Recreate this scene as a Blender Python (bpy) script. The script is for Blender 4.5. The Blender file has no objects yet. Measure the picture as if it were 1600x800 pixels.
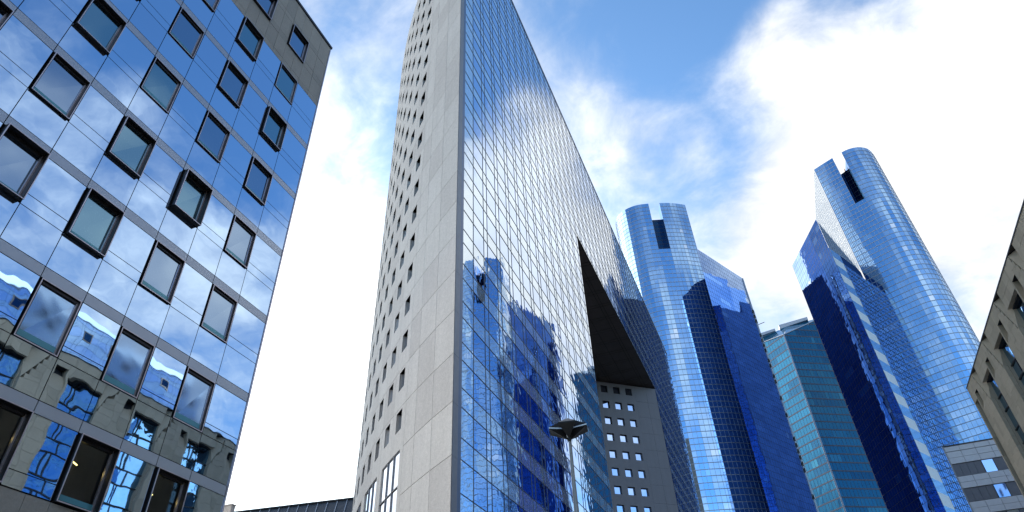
import bpy, math, random
import numpy as np
from mathutils import Matrix, Vector

random.seed(7)
R = math.radians
SC = bpy.context.scene
COL = SC.collection
EYE = 1.6

# ------------------------------------------------------------------ camera
# street frame: s runs along the street, t to its right, z up (metres from the eye)
_c = np.array([800, 400.]); _Z = np.array([738, -868.]); _B = np.array([1327, 1203.])
_f = float(np.sqrt(-np.dot(_Z - _c, _B - _c)))
def _cam(p):
    v = np.array([p[0] - _c[0], p[1] - _c[1], _f]); return v / np.linalg.norm(v)
_zu = -_cam(_Z)
if _zu[1] > 0: _zu = -_zu
_sb = _cam(_B); _sb = _sb - _zu * np.dot(_sb, _zu); _sb /= np.linalg.norm(_sb)
_tb = -np.cross(_zu, _sb)
if _tb[0] < 0: _tb = -_tb
RM = np.stack([_sb, _tb, _zu])
def view_dir(px, py, mirrored=False):          # direction (Blender axes) of a line of sight
    d = RM @ _cam((px, py))
    return (-d[1] if mirrored else d[1], d[0], d[2])

cam = bpy.data.objects.new('camera', bpy.data.cameras.new('camera'))
COL.objects.link(cam)
cam.data.sensor_width = 36.0
cam.data.lens = _f * 36.0 / 1600.0
cam.data.clip_end = 6000.0
_m = Matrix(((RM[1, 0], -RM[1, 1], -RM[1, 2], 0), (RM[0, 0], -RM[0, 1], -RM[0, 2], 0),
             (RM[2, 0], -RM[2, 1], -RM[2, 2], EYE), (0, 0, 0, 1)))
cam.matrix_world = _m
SC.camera = cam

# ------------------------------------------------------------------ sky
SUN_EL = 23.0
_sd = view_dir(566, 690)
SUN_AZ = math.atan2(_sd[0], _sd[1])            # clockwise from +Y
w = bpy.data.worlds.new('World'); SC.world = w; w.use_nodes = True
nt = w.node_tree; nt.nodes.clear(); N = nt.nodes; LK = nt.links
def nd(tree, typ, **kw):
    n = tree.nodes.new(typ)
    for k, v in kw.items(): setattr(n, k, v)
    return n
def mathn(tree, op, a, b=None, c=None, clamp=False):
    n = nd(tree, 'ShaderNodeMath', operation=op, use_clamp=clamp)
    for i, x in enumerate((a, b, c)):
        if x is None: continue
        if isinstance(x, (int, float)): n.inputs[i].default_value = x
        else: tree.links.new(x, n.inputs[i])
    return n.outputs[0]
sky = nd(nt, 'ShaderNodeTexSky', sky_type='NISHITA', sun_disc=False, sun_elevation=R(SUN_EL),
         sun_rotation=SUN_AZ, altitude=0, air_density=1.0, dust_density=0.6, ozone_density=1.5)
tc = nd(nt, 'ShaderNodeTexCoord')
nrm = nd(nt, 'ShaderNodeVectorMath', operation='NORMALIZE'); LK.new(tc.outputs['Generated'], nrm.inputs[0])
sep = nd(nt, 'ShaderNodeSeparateXYZ'); LK.new(nrm.outputs[0], sep.inputs[0])
zz = mathn(nt, 'ADD', mathn(nt, 'MAXIMUM', sep.outputs[2], 0.0), 0.22)
comb = nd(nt, 'ShaderNodeCombineXYZ')
LK.new(mathn(nt, 'DIVIDE', sep.outputs[0], zz), comb.inputs[0])
LK.new(mathn(nt, 'DIVIDE', sep.outputs[1], zz), comb.inputs[1])
def noise(tree, vec, scale, detail, rough, dist=0.0, off=None):
    n = nd(tree, 'ShaderNodeTexNoise'); n.noise_dimensions = '3D'
    n.inputs['Scale'].default_value = scale; n.inputs['Detail'].default_value = detail
    n.inputs['Roughness'].default_value = rough; n.inputs['Distortion'].default_value = dist
    if off:
        mp = nd(tree, 'ShaderNodeMapping'); mp.inputs['Location'].default_value = off
        tree.links.new(vec, mp.inputs[0]); vec = mp.outputs[0]
    tree.links.new(vec, n.inputs['Vector'])
    return n.outputs['Fac']
n1 = noise(nt, comb.outputs[0], 3.1, 9, 0.58, 0.25, (3.3, 1.7, 0.4))
n2 = noise(nt, comb.outputs[0], 9.0, 7, 0.62, 0.5, (8.1, 4.2, 2.0))
# where the cloud banks stand: (line of sight, mirrored in a facade?, weight, radius in degrees)
BANKS = [
    ((-72, 30), 2, .60, 22), ((-97, 42), 2, .60, 28), ((180, 40), 2, -.25, 30), ((-142, 42), 2, -.4, 12), ((150, 35), 2, .2, 14), ((-150, 35), 2, .15, 12),  # second bank is added out of view to light the granite
    ((470, 520), 0, .52, 14), ((500, 160), 0, .12, 12), ((560, 90), 0, .12, 7), ((600, 25), 0, -.30, 7), ((560, 260), 0, -.12, 7), ((900, 200), 0, .08, 7),
    ((1005, 245), 0, .24, 5), ((980, 60), 0, -.10, 14), ((860, 60), 0, -.12, 9), ((1090, 190), 0, -.16, 8),
    ((1345, 38), 0, -.65, 5), ((1270, 60), 0, .26, 5), ((1450, 15), 0, .40, 6), ((870, 135), 0, .12, 4), ((940, 215), 0, .20, 5), ((1190, 120), 0, .16, 7), ((1300, 190), 0, .18, 10), ((1490, 150), 0, .22, 16),
    ((1500, 420), 0, .22, 16), ((1150, 350), 0, .10, 9), ((1215, 420), 0, .14, 8), ((1050, 300), 0, .02, 6),
    ((790, 110), 1, -.60, 12), ((765, 245), 1, -.30, 4), ((840, 225), 1, .35, 5), ((800, 340), 1, .65, 9),
    ((905, 300), 1, -.40, 5), ((860, 450), 1, .45, 9), ((940, 440), 1, .20, 6), ((930, 340), 1, -.25, 5),
    ((450, 190), 1, -.60, 8), ((300, 70), 1, -.22, 14), ((110, 120), 1, -.12, 14), ((400, 340), 1, -.02, 9),
    ((250, 380), 1, .05, 12), ((390, 480), 1, .22, 11), ((100, 380), 1, .08, 12),
]
bias = None
for (p, mir, a, rad) in BANKS:
    if mir == 2:                               # bearing from the street axis and elevation, in degrees
        d = (math.sin(R(p[0])) * math.cos(R(p[1])), math.cos(R(p[0])) * math.cos(R(p[1])), math.sin(R(p[1])))
    else: d = view_dir(p[0], p[1], bool(mir))
    dt = nd(nt, 'ShaderNodeVectorMath', operation='DOT_PRODUCT')
    LK.new(nrm.outputs[0], dt.inputs[0]); dt.inputs[1].default_value = d
    mr = nd(nt, 'ShaderNodeMapRange', interpolation_type='SMOOTHSTEP')
    mr.inputs['From Min'].default_value = math.cos(R(rad * 1.35)); mr.inputs['From Max'].default_value = math.cos(R(rad * .2))
    mr.inputs['To Min'].default_value = 0; mr.inputs['To Max'].default_value = a
    LK.new(dt.outputs['Value'], mr.inputs['Value'])
    bias = mr.outputs[0] if bias is None else mathn(nt, 'ADD', bias, mr.outputs[0])
dens = mathn(nt, 'ADD', mathn(nt, 'ADD', mathn(nt, 'MULTIPLY_ADD', n1, 2.4, -0.76), mathn(nt, 'MULTIPLY_ADD', n2, 0.95, -.40)), bias)
mk = nd(nt, 'ShaderNodeMapRange', interpolation_type='SMOOTHSTEP')
mk.inputs['From Min'].default_value = 0.0; mk.inputs['From Max'].default_value = 1.4
LK.new(dens, mk.inputs['Value'])
alpha = mathn(nt, 'POWER', mk.outputs[0], 1.2)
CLOUD = 4.0; SKY_GAIN = 1.0
skg = nd(nt, 'ShaderNodeVectorMath', operation='MULTIPLY'); LK.new(sky.outputs[0], skg.inputs[0])
skg.inputs[1].default_value = (SKY_GAIN * .58, SKY_GAIN * .82, SKY_GAIN * .98)
# clouds are brightest round the sun
sdn = nd(nt, 'ShaderNodeVectorMath', operation='DOT_PRODUCT'); LK.new(nrm.outputs[0], sdn.inputs[0])
sdn.inputs[1].default_value = (math.sin(SUN_AZ) * math.cos(R(SUN_EL)), math.cos(SUN_AZ) * math.cos(R(SUN_EL)), math.sin(R(SUN_EL)))
sgl = nd(nt, 'ShaderNodeMapRange', interpolation_type='SMOOTHSTEP'); LK.new(sdn.outputs['Value'], sgl.inputs['Value'])
sgl.inputs['From Min'].default_value = math.cos(R(36)); sgl.inputs['From Max'].default_value = math.cos(R(4))
sgl.inputs['To Min'].default_value = 0; sgl.inputs['To Max'].default_value = 5
# extra brightness added to the unseen bank on the left, lighting the granite end
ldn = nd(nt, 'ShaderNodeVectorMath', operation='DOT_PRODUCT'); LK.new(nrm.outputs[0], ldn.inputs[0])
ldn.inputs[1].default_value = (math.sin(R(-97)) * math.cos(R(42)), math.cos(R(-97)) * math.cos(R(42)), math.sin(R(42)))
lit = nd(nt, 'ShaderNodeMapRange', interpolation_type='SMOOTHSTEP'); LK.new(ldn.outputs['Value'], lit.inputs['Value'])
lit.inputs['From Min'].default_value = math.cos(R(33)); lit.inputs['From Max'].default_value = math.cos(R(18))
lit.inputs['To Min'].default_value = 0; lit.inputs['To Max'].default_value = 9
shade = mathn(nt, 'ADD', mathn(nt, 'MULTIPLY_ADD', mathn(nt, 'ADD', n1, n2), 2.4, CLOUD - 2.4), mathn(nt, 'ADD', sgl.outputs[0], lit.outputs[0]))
cc = nd(nt, 'ShaderNodeCombineXYZ')
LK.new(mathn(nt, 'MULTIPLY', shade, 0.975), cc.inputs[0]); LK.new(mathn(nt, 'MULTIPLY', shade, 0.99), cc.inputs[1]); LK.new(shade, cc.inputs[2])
mx = nd(nt, 'ShaderNodeMix', data_type='RGBA')
LK.new(alpha, mx.inputs['Factor'])
LK.new(skg.outputs[0], mx.inputs[6]); LK.new(cc.outputs[0], mx.inputs[7])
bg = nd(nt, 'ShaderNodeBackground'); bg.inputs['Strength'].default_value = 0.1
LK.new(mx.outputs[2], bg.inputs['Color'])
wo = nd(nt, 'ShaderNodeOutputWorld'); LK.new(bg.outputs[0], wo.inputs[0])

# ------------------------------------------------------------------ sun
sl = bpy.data.lights.new('sun', 'SUN'); sl.energy = 3.0; sl.angle = R(0.5); sl.color = (1, .93, .82)
so = bpy.data.objects.new('sun', sl); COL.objects.link(so)
_dir = Vector((math.sin(SUN_AZ) * math.cos(R(SUN_EL)), math.cos(SUN_AZ) * math.cos(R(SUN_EL)), math.sin(R(SUN_EL))))
so.rotation_euler = _dir.to_track_quat('Z', 'Y').to_euler()
so.location = _dir * 800

SC.view_settings.view_transform = 'Standard'
SC.view_settings.look = 'None'
SC.view_settings.gamma = 1
SC.view_settings.exposure = 1.5
SC.cycles.max_bounces = 8
SC.cycles.glossy_bounces = 6
SC.cycles.use_denoising = True

# ------------------------------------------------------------------ materials
def new_mat(name):
    m = bpy.data.materials.new(name); m.use_nodes = True
    t = m.node_tree; b = t.nodes['Principled BSDF']
    return m, t, b
def pos(t):
    return nd(t, 'ShaderNodeNewGeometry').outputs['Position']
def plain(name, col, rough=.6, metal=0.0, var=.12, scale=2.0, bump=0.0, bscale=30, spec=.5):
    m, t, b = new_mat(name)
    b.inputs['Roughness'].default_value = rough; b.inputs['Metallic'].default_value = metal
    b.inputs['Specular IOR Level'].default_value = spec
    p = pos(t)
    nz = noise(t, p, scale, 6, .6)
    mp = nd(t, 'ShaderNodeMapRange'); mp.inputs['From Min'].default_value = .3; mp.inputs['From Max'].default_value = .7
    mp.inputs['To Min'].default_value = 1 - var; mp.inputs['To Max'].default_value = 1 + var
    t.links.new(nz, mp.inputs['Value'])
    vm = nd(t, 'ShaderNodeVectorMath', operation='SCALE'); vm.inputs[0].default_value = col
    t.links.new(mp.outputs[0], vm.inputs['Scale']); t.links.new(vm.outputs[0], b.inputs['Base Color'])
    if bump:
        bn = nd(t, 'ShaderNodeBump'); bn.inputs['Strength'].default_value = bump; bn.inputs['Distance'].default_value = .02
        t.links.new(noise(t, p, bscale, 4, .6), bn.inputs['Height']); t.links.new(bn.outputs[0], b.inputs['Normal'])
    return m
def concrete(name, col, speck=.22, var=.08):
    m, t, b = new_mat(name)
    b.inputs['Roughness'].default_value = .75
    p = pos(t)
    fine = noise(t, p, 14, 3, .7); big = noise(t, p, .22, 5, .6); grain = noise(t, p, 3.4, 4, .65)
    mpv = nd(t, 'ShaderNodeMapping'); mpv.inputs['Scale'].default_value = (1, 1, .05); t.links.new(p, mpv.inputs[0])
    streak = noise(t, mpv.outputs[0], 1.9, 4, .6)
    x = mathn(t, 'MULTIPLY', mathn(t, 'MULTIPLY_ADD', fine, speck * 2, 1 - speck), mathn(t, 'MULTIPLY_ADD', streak, .22, .89))
    y = mathn(t, 'MULTIPLY_ADD', big, var * 3, 1 - var * 1.5)
    z = mathn(t, 'MULTIPLY_ADD', grain, speck, 1 - speck / 2)
    vm = nd(t, 'ShaderNodeVectorMath', operation='SCALE'); vm.inputs[0].default_value = col
    t.links.new(mathn(t, 'MULTIPLY', mathn(t, 'MULTIPLY', x, y), z), vm.inputs['Scale'])
    t.links.new(vm.outputs[0], b.inputs['Base Color'])
    bn = nd(t, 'ShaderNodeBump'); bn.inputs['Strength'].default_value = .35; bn.inputs['Distance'].default_value = .03
    t.links.new(fine, bn.inputs['Height']); t.links.new(bn.outputs[0], b.inputs['Normal'])
    return m
def mirror(name, col, rough=.015, wob=0.0, wscale=.5, metal=1.0, diff=None, edge=(1, 1, 1)):
    """coated glass: a tinted mirror that goes clear towards grazing angles, with slightly wavy panes"""
    m, t, b = new_mat(name)
    b.inputs['Metallic'].default_value = metal
    b.inputs['Base Color'].default_value = (*col, 1)
    b.inputs['Roughness'].default_value = rough
    b.inputs['Specular Tint'].default_value = (*edge, 1)
    if wob:
        p = pos(t)
        h = mathn(t, 'ADD', noise(t, p, wscale, 2, .5, .6), mathn(t, 'MULTIPLY', noise(t, p, wscale * 3.1, 1, .5), .18))
        bn = nd(t, 'ShaderNodeBump'); bn.inputs['Strength'].default_value = 1.0; bn.inputs['Distance'].default_value = wob
        t.links.new(h, bn.inputs['Height']); t.links.new(bn.outputs[0], b.inputs['Normal'])
    return m

M = {}
M['left_glass'] = mirror('left_glass', (.56, .73, .93), .012, .005, .5)
M['left_glass2'] = mirror('left_glass2', (.53, .69, .89), .015, .005, .5)
M['left_pane'] = mirror('left_pane', (.30, .40, .52), .06, .006, .4)
M['left_pane2'] = mirror('left_pane2', (.24, .39, .45), .09, .006, .4)
M['sill_glass'] = plain('sill_glass', (.10, .30, .36), .2, .3, .05)
M['band_metal'] = plain('band_metal', (.40, .42, .46), .35, .75, .05, .6)
M['dark_metal'] = plain('dark_metal', (.020, .017, .018), .38, .3, .2)
M['trim_metal'] = plain('trim_metal', (.62, .54, .56), .3, .8, .1)
M['joint'] = plain('joint', (.012, .012, .015), .8)
M['left_stone'] = concrete('left_stone', (.30, .275, .245), .2, .1)
M['left_stone2'] = concrete('left_stone2', (.27, .25, .225), .2, .1)
M['concrete'] = concrete('concrete', (.52, .49, .46), .4, .06)
M['concrete_pale'] = concrete('concrete_pale', (.54, .51, .48), .4, .06)
M['fin_metal'] = plain('fin_metal', (.24, .25, .28), .5, .1, .08)
M['concrete_dark'] = concrete('concrete_dark', (.47, .44, .415), .4, .06)
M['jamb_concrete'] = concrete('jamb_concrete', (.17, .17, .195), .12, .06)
M['soffit'] = plain('soffit', (.034, .029, .027), .6, 0, .2, .4)  # near-black base colour also holds the shade under the overhang
M['vision'] = mirror('vision', (.56, .69, .90), .01, .011, .42)
M['vision_mid'] = mirror('vision_mid', (.64, .76, .93), .01, .011, .42)
M['spandrel'] = mirror('spandrel', (.76, .86, .94), .02, .012, .42, .75)
M['mullion_dark'] = plain('mullion_dark', (.07, .08, .11), .4, .5, .1)
M['mullion_pale'] = plain('mullion_pale', (.36, .39, .44), .4, .5, .1)
M['hole_pane'] = mirror('hole_pane', (.75, .82, .92), .03, 0)
M['jamb_pane'] = mirror('jamb_pane', (.55, .70, .95), .03, 0)
for i, c_ in enumerate(((.37, .58, .82), (.41, .61, .84), (.33, .54, .79), (.58, .72, .88))):
    M['tw%d' % i] = mirror('tower_glass_%d' % i, c_, .02, 0)
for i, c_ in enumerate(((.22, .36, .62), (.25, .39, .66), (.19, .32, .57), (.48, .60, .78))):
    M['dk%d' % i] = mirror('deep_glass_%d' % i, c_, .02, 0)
for i, c_ in enumerate(((.010, .115, .22), (.014, .135, .25), (.007, .085, .18), (.03, .18, .29))):
    M['te%d' % i] = mirror('teal_glass_%d' % i, c_, .06, 0, metal=.5, edge=(.5, .75, .9))
M['recess_glass'] = mirror('recess_glass', (.02, .06, .12), .05, 0, edge=(.2, .3, .4))
M['stone_brown'] = concrete('stone_brown', (.44, .355, .25), .15, .12)
M['stone_brown2'] = concrete('stone_brown2', (.39, .315, .22), .15, .12)
M['bay_glass'] = mirror('bay_glass', (.20, .38, .56), .02, .02, .6)
M['fin_blue'] = plain('fin_blue', (.10, .15, .26), .4, .1, .05)
M['rear'] = plain('rear', (.02, .06, .19), .95, 0, .15, .3, spec=.05)
M['white_panel'] = plain('white_panel', (.52, .52, .55), .5, .1, .05)
M['grey_panel'] = plain('grey_panel', (.13, .13, .15), .5, .1, .08)
M['roof_metal'] = plain('roof_metal', (.08, .085, .095), .4, .5, .1)
M['pale_glass'] = plain('pale_glass', (.84, .86, .86), .4, 0, .04)  # white base colour stands in for sky reflected by the panels
M['pale_glass2'] = mirror('pale_glass2', (.55, .66, .74), .2)
M['orange'] = plain('orange', (.6, .22, .06), .6)
M['lamp_black'] = plain('lamp_black', (.018, .016, .016), .35, .2, .1, spec=.3)
M['lamp_grey'] = plain('lamp_grey', (.05, .046, .043), .45, .3, .15, 8)
M['pole_metal'] = plain('pole_metal', (.34, .33, .32), .4, .15, .08, 4)
M['slot'] = plain('slot', (.80, .88, .95), .4)
M['ground'] = concrete('ground', (.26, .25, .24), .15, .1)
M['asphalt'] = concrete('asphalt', (.05, .05, .052), .2, .1)
M['core'] = plain('core', (.05, .05, .055), .9)

def tube_mat():
    m, t, b = new_mat('lamp_tube')
    b.inputs['Emission Color'].default_value = (1, .75, .25, 1); b.inputs['Emission Strength'].default_value = 2.2
    return m
M['tube'] = tube_mat()
def clear_mat():
    m, t, b = new_mat('clear_glass'); t.nodes.remove(b)
    tr = nd(t, 'ShaderNodeBsdfTransparent'); tr.inputs[0].default_value = (.55, .62, .62, 1)
    g = nd(t, 'ShaderNodeBsdfGlossy'); g.inputs['Roughness'].default_value = .02; g.inputs[0].default_value = (.8, .9, 1, 1)
    fr = nd(t, 'ShaderNodeFresnel'); fr.inputs['IOR'].default_value = 1.7
    mx_ = nd(t, 'ShaderNodeMixShader'); t.links.new(fr.outputs[0], mx_.inputs[0])
    t.links.new(tr.outputs[0], mx_.inputs[1]); t.links.new(g.outputs[0], mx_.inputs[2])
    t.links.new(mx_.outputs[0], t.nodes['Material Output'].inputs[0])
    return m
M['clear'] = clear_mat()

# ------------------------------------------------------------------ mesh helpers, all in (s, t, z)
class MB:
    def __init__(self): self.v = []; self.f = []; self.mi = []; self.mats = []
    def mat(self, k):
        if k not in self.mats: self.mats.append(k)
        return self.mats.index(k)
    def poly(self, pts, k):
        n = len(self.v); self.v.extend(pts); self.f.append(tuple(range(n, n + len(pts)))); self.mi.append(self.mat(k))
    def hexa(self, p, k):                       # 8 points: bottom ring 0-3, top ring 4-7
        n = len(self.v); self.v.extend(p); i = self.mat(k)
        for q in ((0, 3, 2, 1), (4, 5, 6, 7), (0, 1, 5, 4), (1, 2, 6, 5), (2, 3, 7, 6), (3, 0, 4, 7)):
            self.f.append(tuple(n + a for a in q)); self.mi.append(i)
    def box(self, a, b, k):
        (x0, y0, z0), (x1, y1, z1) = a, b
        self.hexa([(x0, y0, z0), (x1, y0, z0), (x1, y1, z0), (x0, y1, z0), (x0, y0, z1), (x1, y0, z1), (x1, y1, z1), (x0, y1, z1)], k)
    def prism(self, plan, z0, z1, k, top=True):   # plan: [(s,t)], z1 number or per-corner list
        n = len(self.v); m = len(plan)
        zt = z1 if isinstance(z1, (list, tuple)) else [z1] * m
        self.v.extend([(a, b, z0) for a, b in plan]); self.v.extend([(a, b, zt[i]) for i, (a, b) in enumerate(plan)])
        i = self.mat(k)
        for q in range(m):
            r = (q + 1) % m
            self.f.append((n + q, n + r, n + m + r, n + m + q)); self.mi.append(i)
        if top: self.f.append(tuple(n + m + q for q in range(m))); self.mi.append(i)
        self.f.append(tuple(n + q for q in reversed(range(m)))); self.mi.append(i)
    def bar(self, a, b, r, k, sides=8, r2=None):
        a = Vector(a); b = Vector(b); d = (b - a).normalized()
        u = d.orthogonal().normalized(); v = d.cross(u); r2 = r if r2 is None else r2
        n = len(self.v); i = self.mat(k)
        for c, rr in ((a, r), (b, r2)):
            for q in range(sides):
                x = c + (u * math.cos(6.28318 * q / sides) + v * math.sin(6.28318 * q / sides)) * rr
                self.v.append(tuple(x))
        for q in range(sides):
            p = (q + 1) % sides
            self.f.append((n + q, n + p, n + sides + p, n + sides + q)); self.mi.append(i)
        self.f.append(tuple(n + q for q in range(sides))); self.mi.append(i)
        self.f.append(tuple(n + sides + q for q in range(sides))); self.mi.append(i)
    def build(self, name, parent=None, org=(0, 0, 0), smooth=False):
        me = bpy.data.meshes.new(name)
        me.from_pydata([(t - org[1], s - org[0], z - org[2]) for s, t, z in self.v], [], self.f)
        for k in self.mats: me.materials.append(M[k])
        me.polygons.foreach_set('material_index', self.mi)
        if smooth: me.polygons.foreach_set('use_smooth', [True] * len(self.f))
        me.update()
        o = bpy.data.objects.new(name, me); COL.objects.link(o)
        if parent: o.parent = parent
        return o
def thing(name, label, cat, base, group=None):
    o = bpy.data.objects.new(name, None); COL.objects.link(o)
    o.location = (base[1], base[0], 0.0)
    o['label'] = label; o['category'] = cat
    if group: o['group'] = group
    o['_base'] = (base[0], base[1], -EYE)
    return o
def part(mb, name, root, parent=None, smooth=False):   # part of a thing (or sub-part when parent is given)
    b = root['_base']
    return mb.build(name, parent or root, (b[0], b[1], b[2]), smooth)
def jit(a): return random.uniform(-a, a)

# ------------------------------------------------------------------ ground
g = MB(); g.box((-3000, -3000, -EYE - 1), (3000, 3000, -EYE), 'asphalt')
o = g.build('ground'); o.location = (0, 0, EYE); o['kind'] = 'structure'
g = MB(); g.box((-60, -16.6, -EYE), (300, 22.0, -EYE + .13), 'ground')
o = g.build('plaza_pavement'); o.location = (0, 0, EYE); o['kind'] = 'structure'

# ------------------------------------------------------------------ left office building with square windows
TL = -16.0
P0, PW = 13.29, 2.568           # last window column start, pitch
FLOORS = [7.44 + 3.244 * i for i in range(8)]      # window heads
S0, S1, ROOF = -9.0, 16.12, 32.1
LB = thing('office_building', 'blue glass office block with protruding square windows and a stone top storey', 'building', (4, -28))
core = MB(); core.box((S0, -40, -EYE), (S1 - .05, TL - .9, ROOF - .1), 'core')
core.box((S0, TL - .9, FLOORS[0] + .6), (S1 - .05, TL - .28, ROOF - .1), 'core')
core.box((S0, TL - .9, -EYE), (S1 - .05, TL - .28, FLOORS[0] - 1.72), 'core')
part(core, 'structural_core', LB)
bk = MB(); bk.box((S0, TL - .27, 7.62), (S1 - .06, TL - .15, ROOF - .2), 'joint')
glass = MB(); bands = {}; stone = MB(); plinth = MB()
cols = [P0 + PW * k for k in range(-8, 1)]
def wcol(k): return cols[k], cols[k] + 1.19
G = .011
def pane(mb, s0, s1, z0, z1, t, k, tilt=.0016):
    a, b_ = jit(tilt), jit(tilt)
    w_, h_ = (s1 - s0), (z1 - z0)
    f = lambda x, y: t + a * (x - .5) * w_ + b_ * (y - .5) * h_
    mb.poly([(s0 + G, f(0, 0), z0 + G), (s1 - G, f(1, 0), z0 + G), (s1 - G, f(1, 1), z1 - G), (s0 + G, f(0, 1), z1 - G)], k)
STONE_Z = 26.78
def glass_or_stone(s0, s1, z0, z1, forced=None):
    if s1 <= s0 + .02 or z1 <= z0 + .02: return
    if (z0 + z1) / 2 > STONE_Z or z1 < 5.8:
        nx = max(1, round((s1 - s0) / .7))
        for i in range(nx):
            a = s0 + (s1 - s0) * i / nx; b_ = s0 + (s1 - s0) * (i + 1) / nx
            stone.box((a + .006, TL - .1, z0 + .006), (b_ - .006, TL + .004 + jit(.003), z1 - .006), random.choice(('left_stone', 'left_stone', 'left_stone2')))
    else:
        pane(glass, s0, s1, z0, z1, TL, random.choice(('left_glass', 'left_glass', 'left_glass2')))
edges = []
for i in range(len(cols)):
    a, b_ = wcol(i)
    edges.append((a - .05, b_ + .05, True))
    edges.append((b_ + .05, (cols[i + 1] - .05) if i + 1 < len(cols) else S1 - .06, False))
edges.insert(0, (S0, cols[0] - .05, False))
for (a, b_, isw) in edges:
    for fi, h in enumerate(FLOORS):
        z0 = h - 1.72
        nxt = FLOORS[fi] + 3.244 - 1.72
        st = h > STONE_Z + .5
        # the strip at the window sill level and the pane beside the window
        if not isw:
            glass_or_stone(a, b_, z0, z0 + .38)
            glass_or_stone(a, b_, z0 + .38, h + .02)
        # metal band over the windows (no band once the stone begins)
        if not st and fi < 6:
            bands.setdefault(fi, MB()).box((a + G, TL - .06, h + .02 + G), (b_ - G, TL + .003, h + .35 - G), 'band_metal')
            glass_or_stone(a, b_, h + .35, nxt)
        elif fi == 6:
            glass_or_stone(a, b_, h + .02, h + .36)
            glass_or_stone(a, b_, h + .36, nxt)
        else:
            glass_or_stone(a, b_, h + .02, h + .36)
            glass_or_stone(a, b_, h + .36, ROOF - .16)
    nx = max(1, round((b_ - a) / .7))
    for i in range(nx):
        x0 = a + (b_ - a) * i / nx; x1 = a + (b_ - a) * (i + 1) / nx
        for q in range(6):
            plinth.box((x0 + .006, TL - .1, 5.7 - 1.2 * (q + 1) + .006), (x1 - .006, TL + .004 + jit(.003), 5.7 - 1.2 * q - .006), random.choice(('left_stone', 'left_stone2')))
part(bk, 'backing_wall', LB)
for b_ in bands.values(): part(b_, 'metal_band', LB)
part(glass, 'glass_cladding', LB); part(stone, 'stone_cladding', LB); part(plinth, 'stone_base', LB)
cp = MB(); cp.box((S0, -40, ROOF - .14), (S1 + .05, TL + .06, ROOF + .02), 'dark_metal'); part(cp, 'roof_coping', LB)
ct = MB(); ct.box((S1 - .055, TL - .5, -EYE), (S1, TL + .03, ROOF - .15), 'trim_metal')
ct.box((S1 - .05, -40, -EYE), (S1, TL - .505, ROOF - .15), 'band_metal'); part(ct, 'corner_trim', LB)
DEPTH = {(-1, 3): .13, (0, 3): .22, (1, 3): .34, (2, 3): .09, (0, 4): .06, (1, 4): .09, (2, 4): .13, (0, 5): .06, (1, 5): .15, (2, 5): .22,
         (1, 6): .17, (2, 6): .05, (2, 7): .16, (1, 7): .22, (0, 2): .24, (-1, 2): .32, (1, 2): .1, (2, 2): .06, (0, 1): .045, (1, 1): .045, (2, 1): .045,
         (0, 0): .16, (1, 0): .2, (2, 0): .16, (-1, 0): .2}
for i in range(len(cols)):
    k = i - 6
    for fi, h in enumerate(FLOORS):
        if cols[i] < -4.5: continue
        a, b_ = wcol(i); z1 = h; z0 = h - 1.71
        dp = .58 * DEPTH.get((k, fi), random.choice((.05, .1, .15, .22)))
        fr = MB(); th = .035; back = TL - .2; fw = TL + dp
        fr.box((a, back, z0), (a + th, fw, z1), 'dark_metal'); fr.box((b_ - th, back, z0), (b_, fw, z1), 'dark_metal')
        fr.box((a + th, back, z0), (b_ - th, fw, z0 + th), 'dark_metal'); fr.box((a + th, back, z1 - th), (b_ - th, fw, z1), 'dark_metal')
        # inner sash
        q = a + th; r = b_ - th; sb, stp = z0 + th, z1 - th
        ps = TL - .06 if fi else TL - .1
        fr.box((q, ps - .05, sb), (q + .04, ps + .03, stp), 'dark_metal'); fr.box((r - .04, ps - .05, sb), (r, ps + .03, stp), 'trim_metal')
        fr.box((q + .04, ps - .05, sb), (r - .04, ps + .03, sb + .04), 'dark_metal'); fr.box((q + .04, ps - .05, stp - .08), (r - .04, ps + .05, stp), 'dark_metal')
        wf = part(fr, 'window', LB)
        tm = MB(); e = .020
        tm.box((a - .004, fw + .001, z0 - .004), (a + e, fw + .014, z1 + .004), 'trim_metal'); tm.box((b_ - e, fw + .001, z0 - .004), (b_ + .004, fw + .014, z1 + .004), 'trim_metal')
        tm.box((a + e, fw + .001, z0 - .004), (b_ - e, fw + .014, z0 + e), 'trim_metal'); tm.box((a + e, fw + .001, z1 - e), (b_ - e, fw + .014, z1 + .004), 'trim_metal')
        part(tm, 'trim', LB, wf)
        pm = MB()
        if fi == 0:
            pm.poly([(q + .04, ps, sb + .04), (r - .04, ps, sb + .04), (r - .04, ps, stp - .08), (q + .04, ps, stp - .08)], 'clear')
        else:
            ti, tj = jit(.006), jit(.006)
            pm.poly([(q + .04, ps + ti, sb + .04), (r - .04, ps - ti, sb + .04), (r - .04, ps + tj, stp - .08), (q + .04, ps - tj, stp - .08)], random.choice(('left_pane', 'left_pane', 'left_pane2')))
        part(pm, 'pane', LB, wf)
        sg = MB(); sg.box((q + .041, ps + .004, sb + .041), (r - .041, ps + .012, sb + .041 + .17), 'sill_glass'); part(sg, 'sill_strip', LB, wf)
        if fi == 0 and cols[i] > 4:
            lt = MB(); lt.bar((a + .45, TL - .6, z1 - .42), (a + .75, TL - .75, z1 - .42), .018, 'tube'); part(lt, 'ceiling_lamp', LB, wf)

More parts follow.
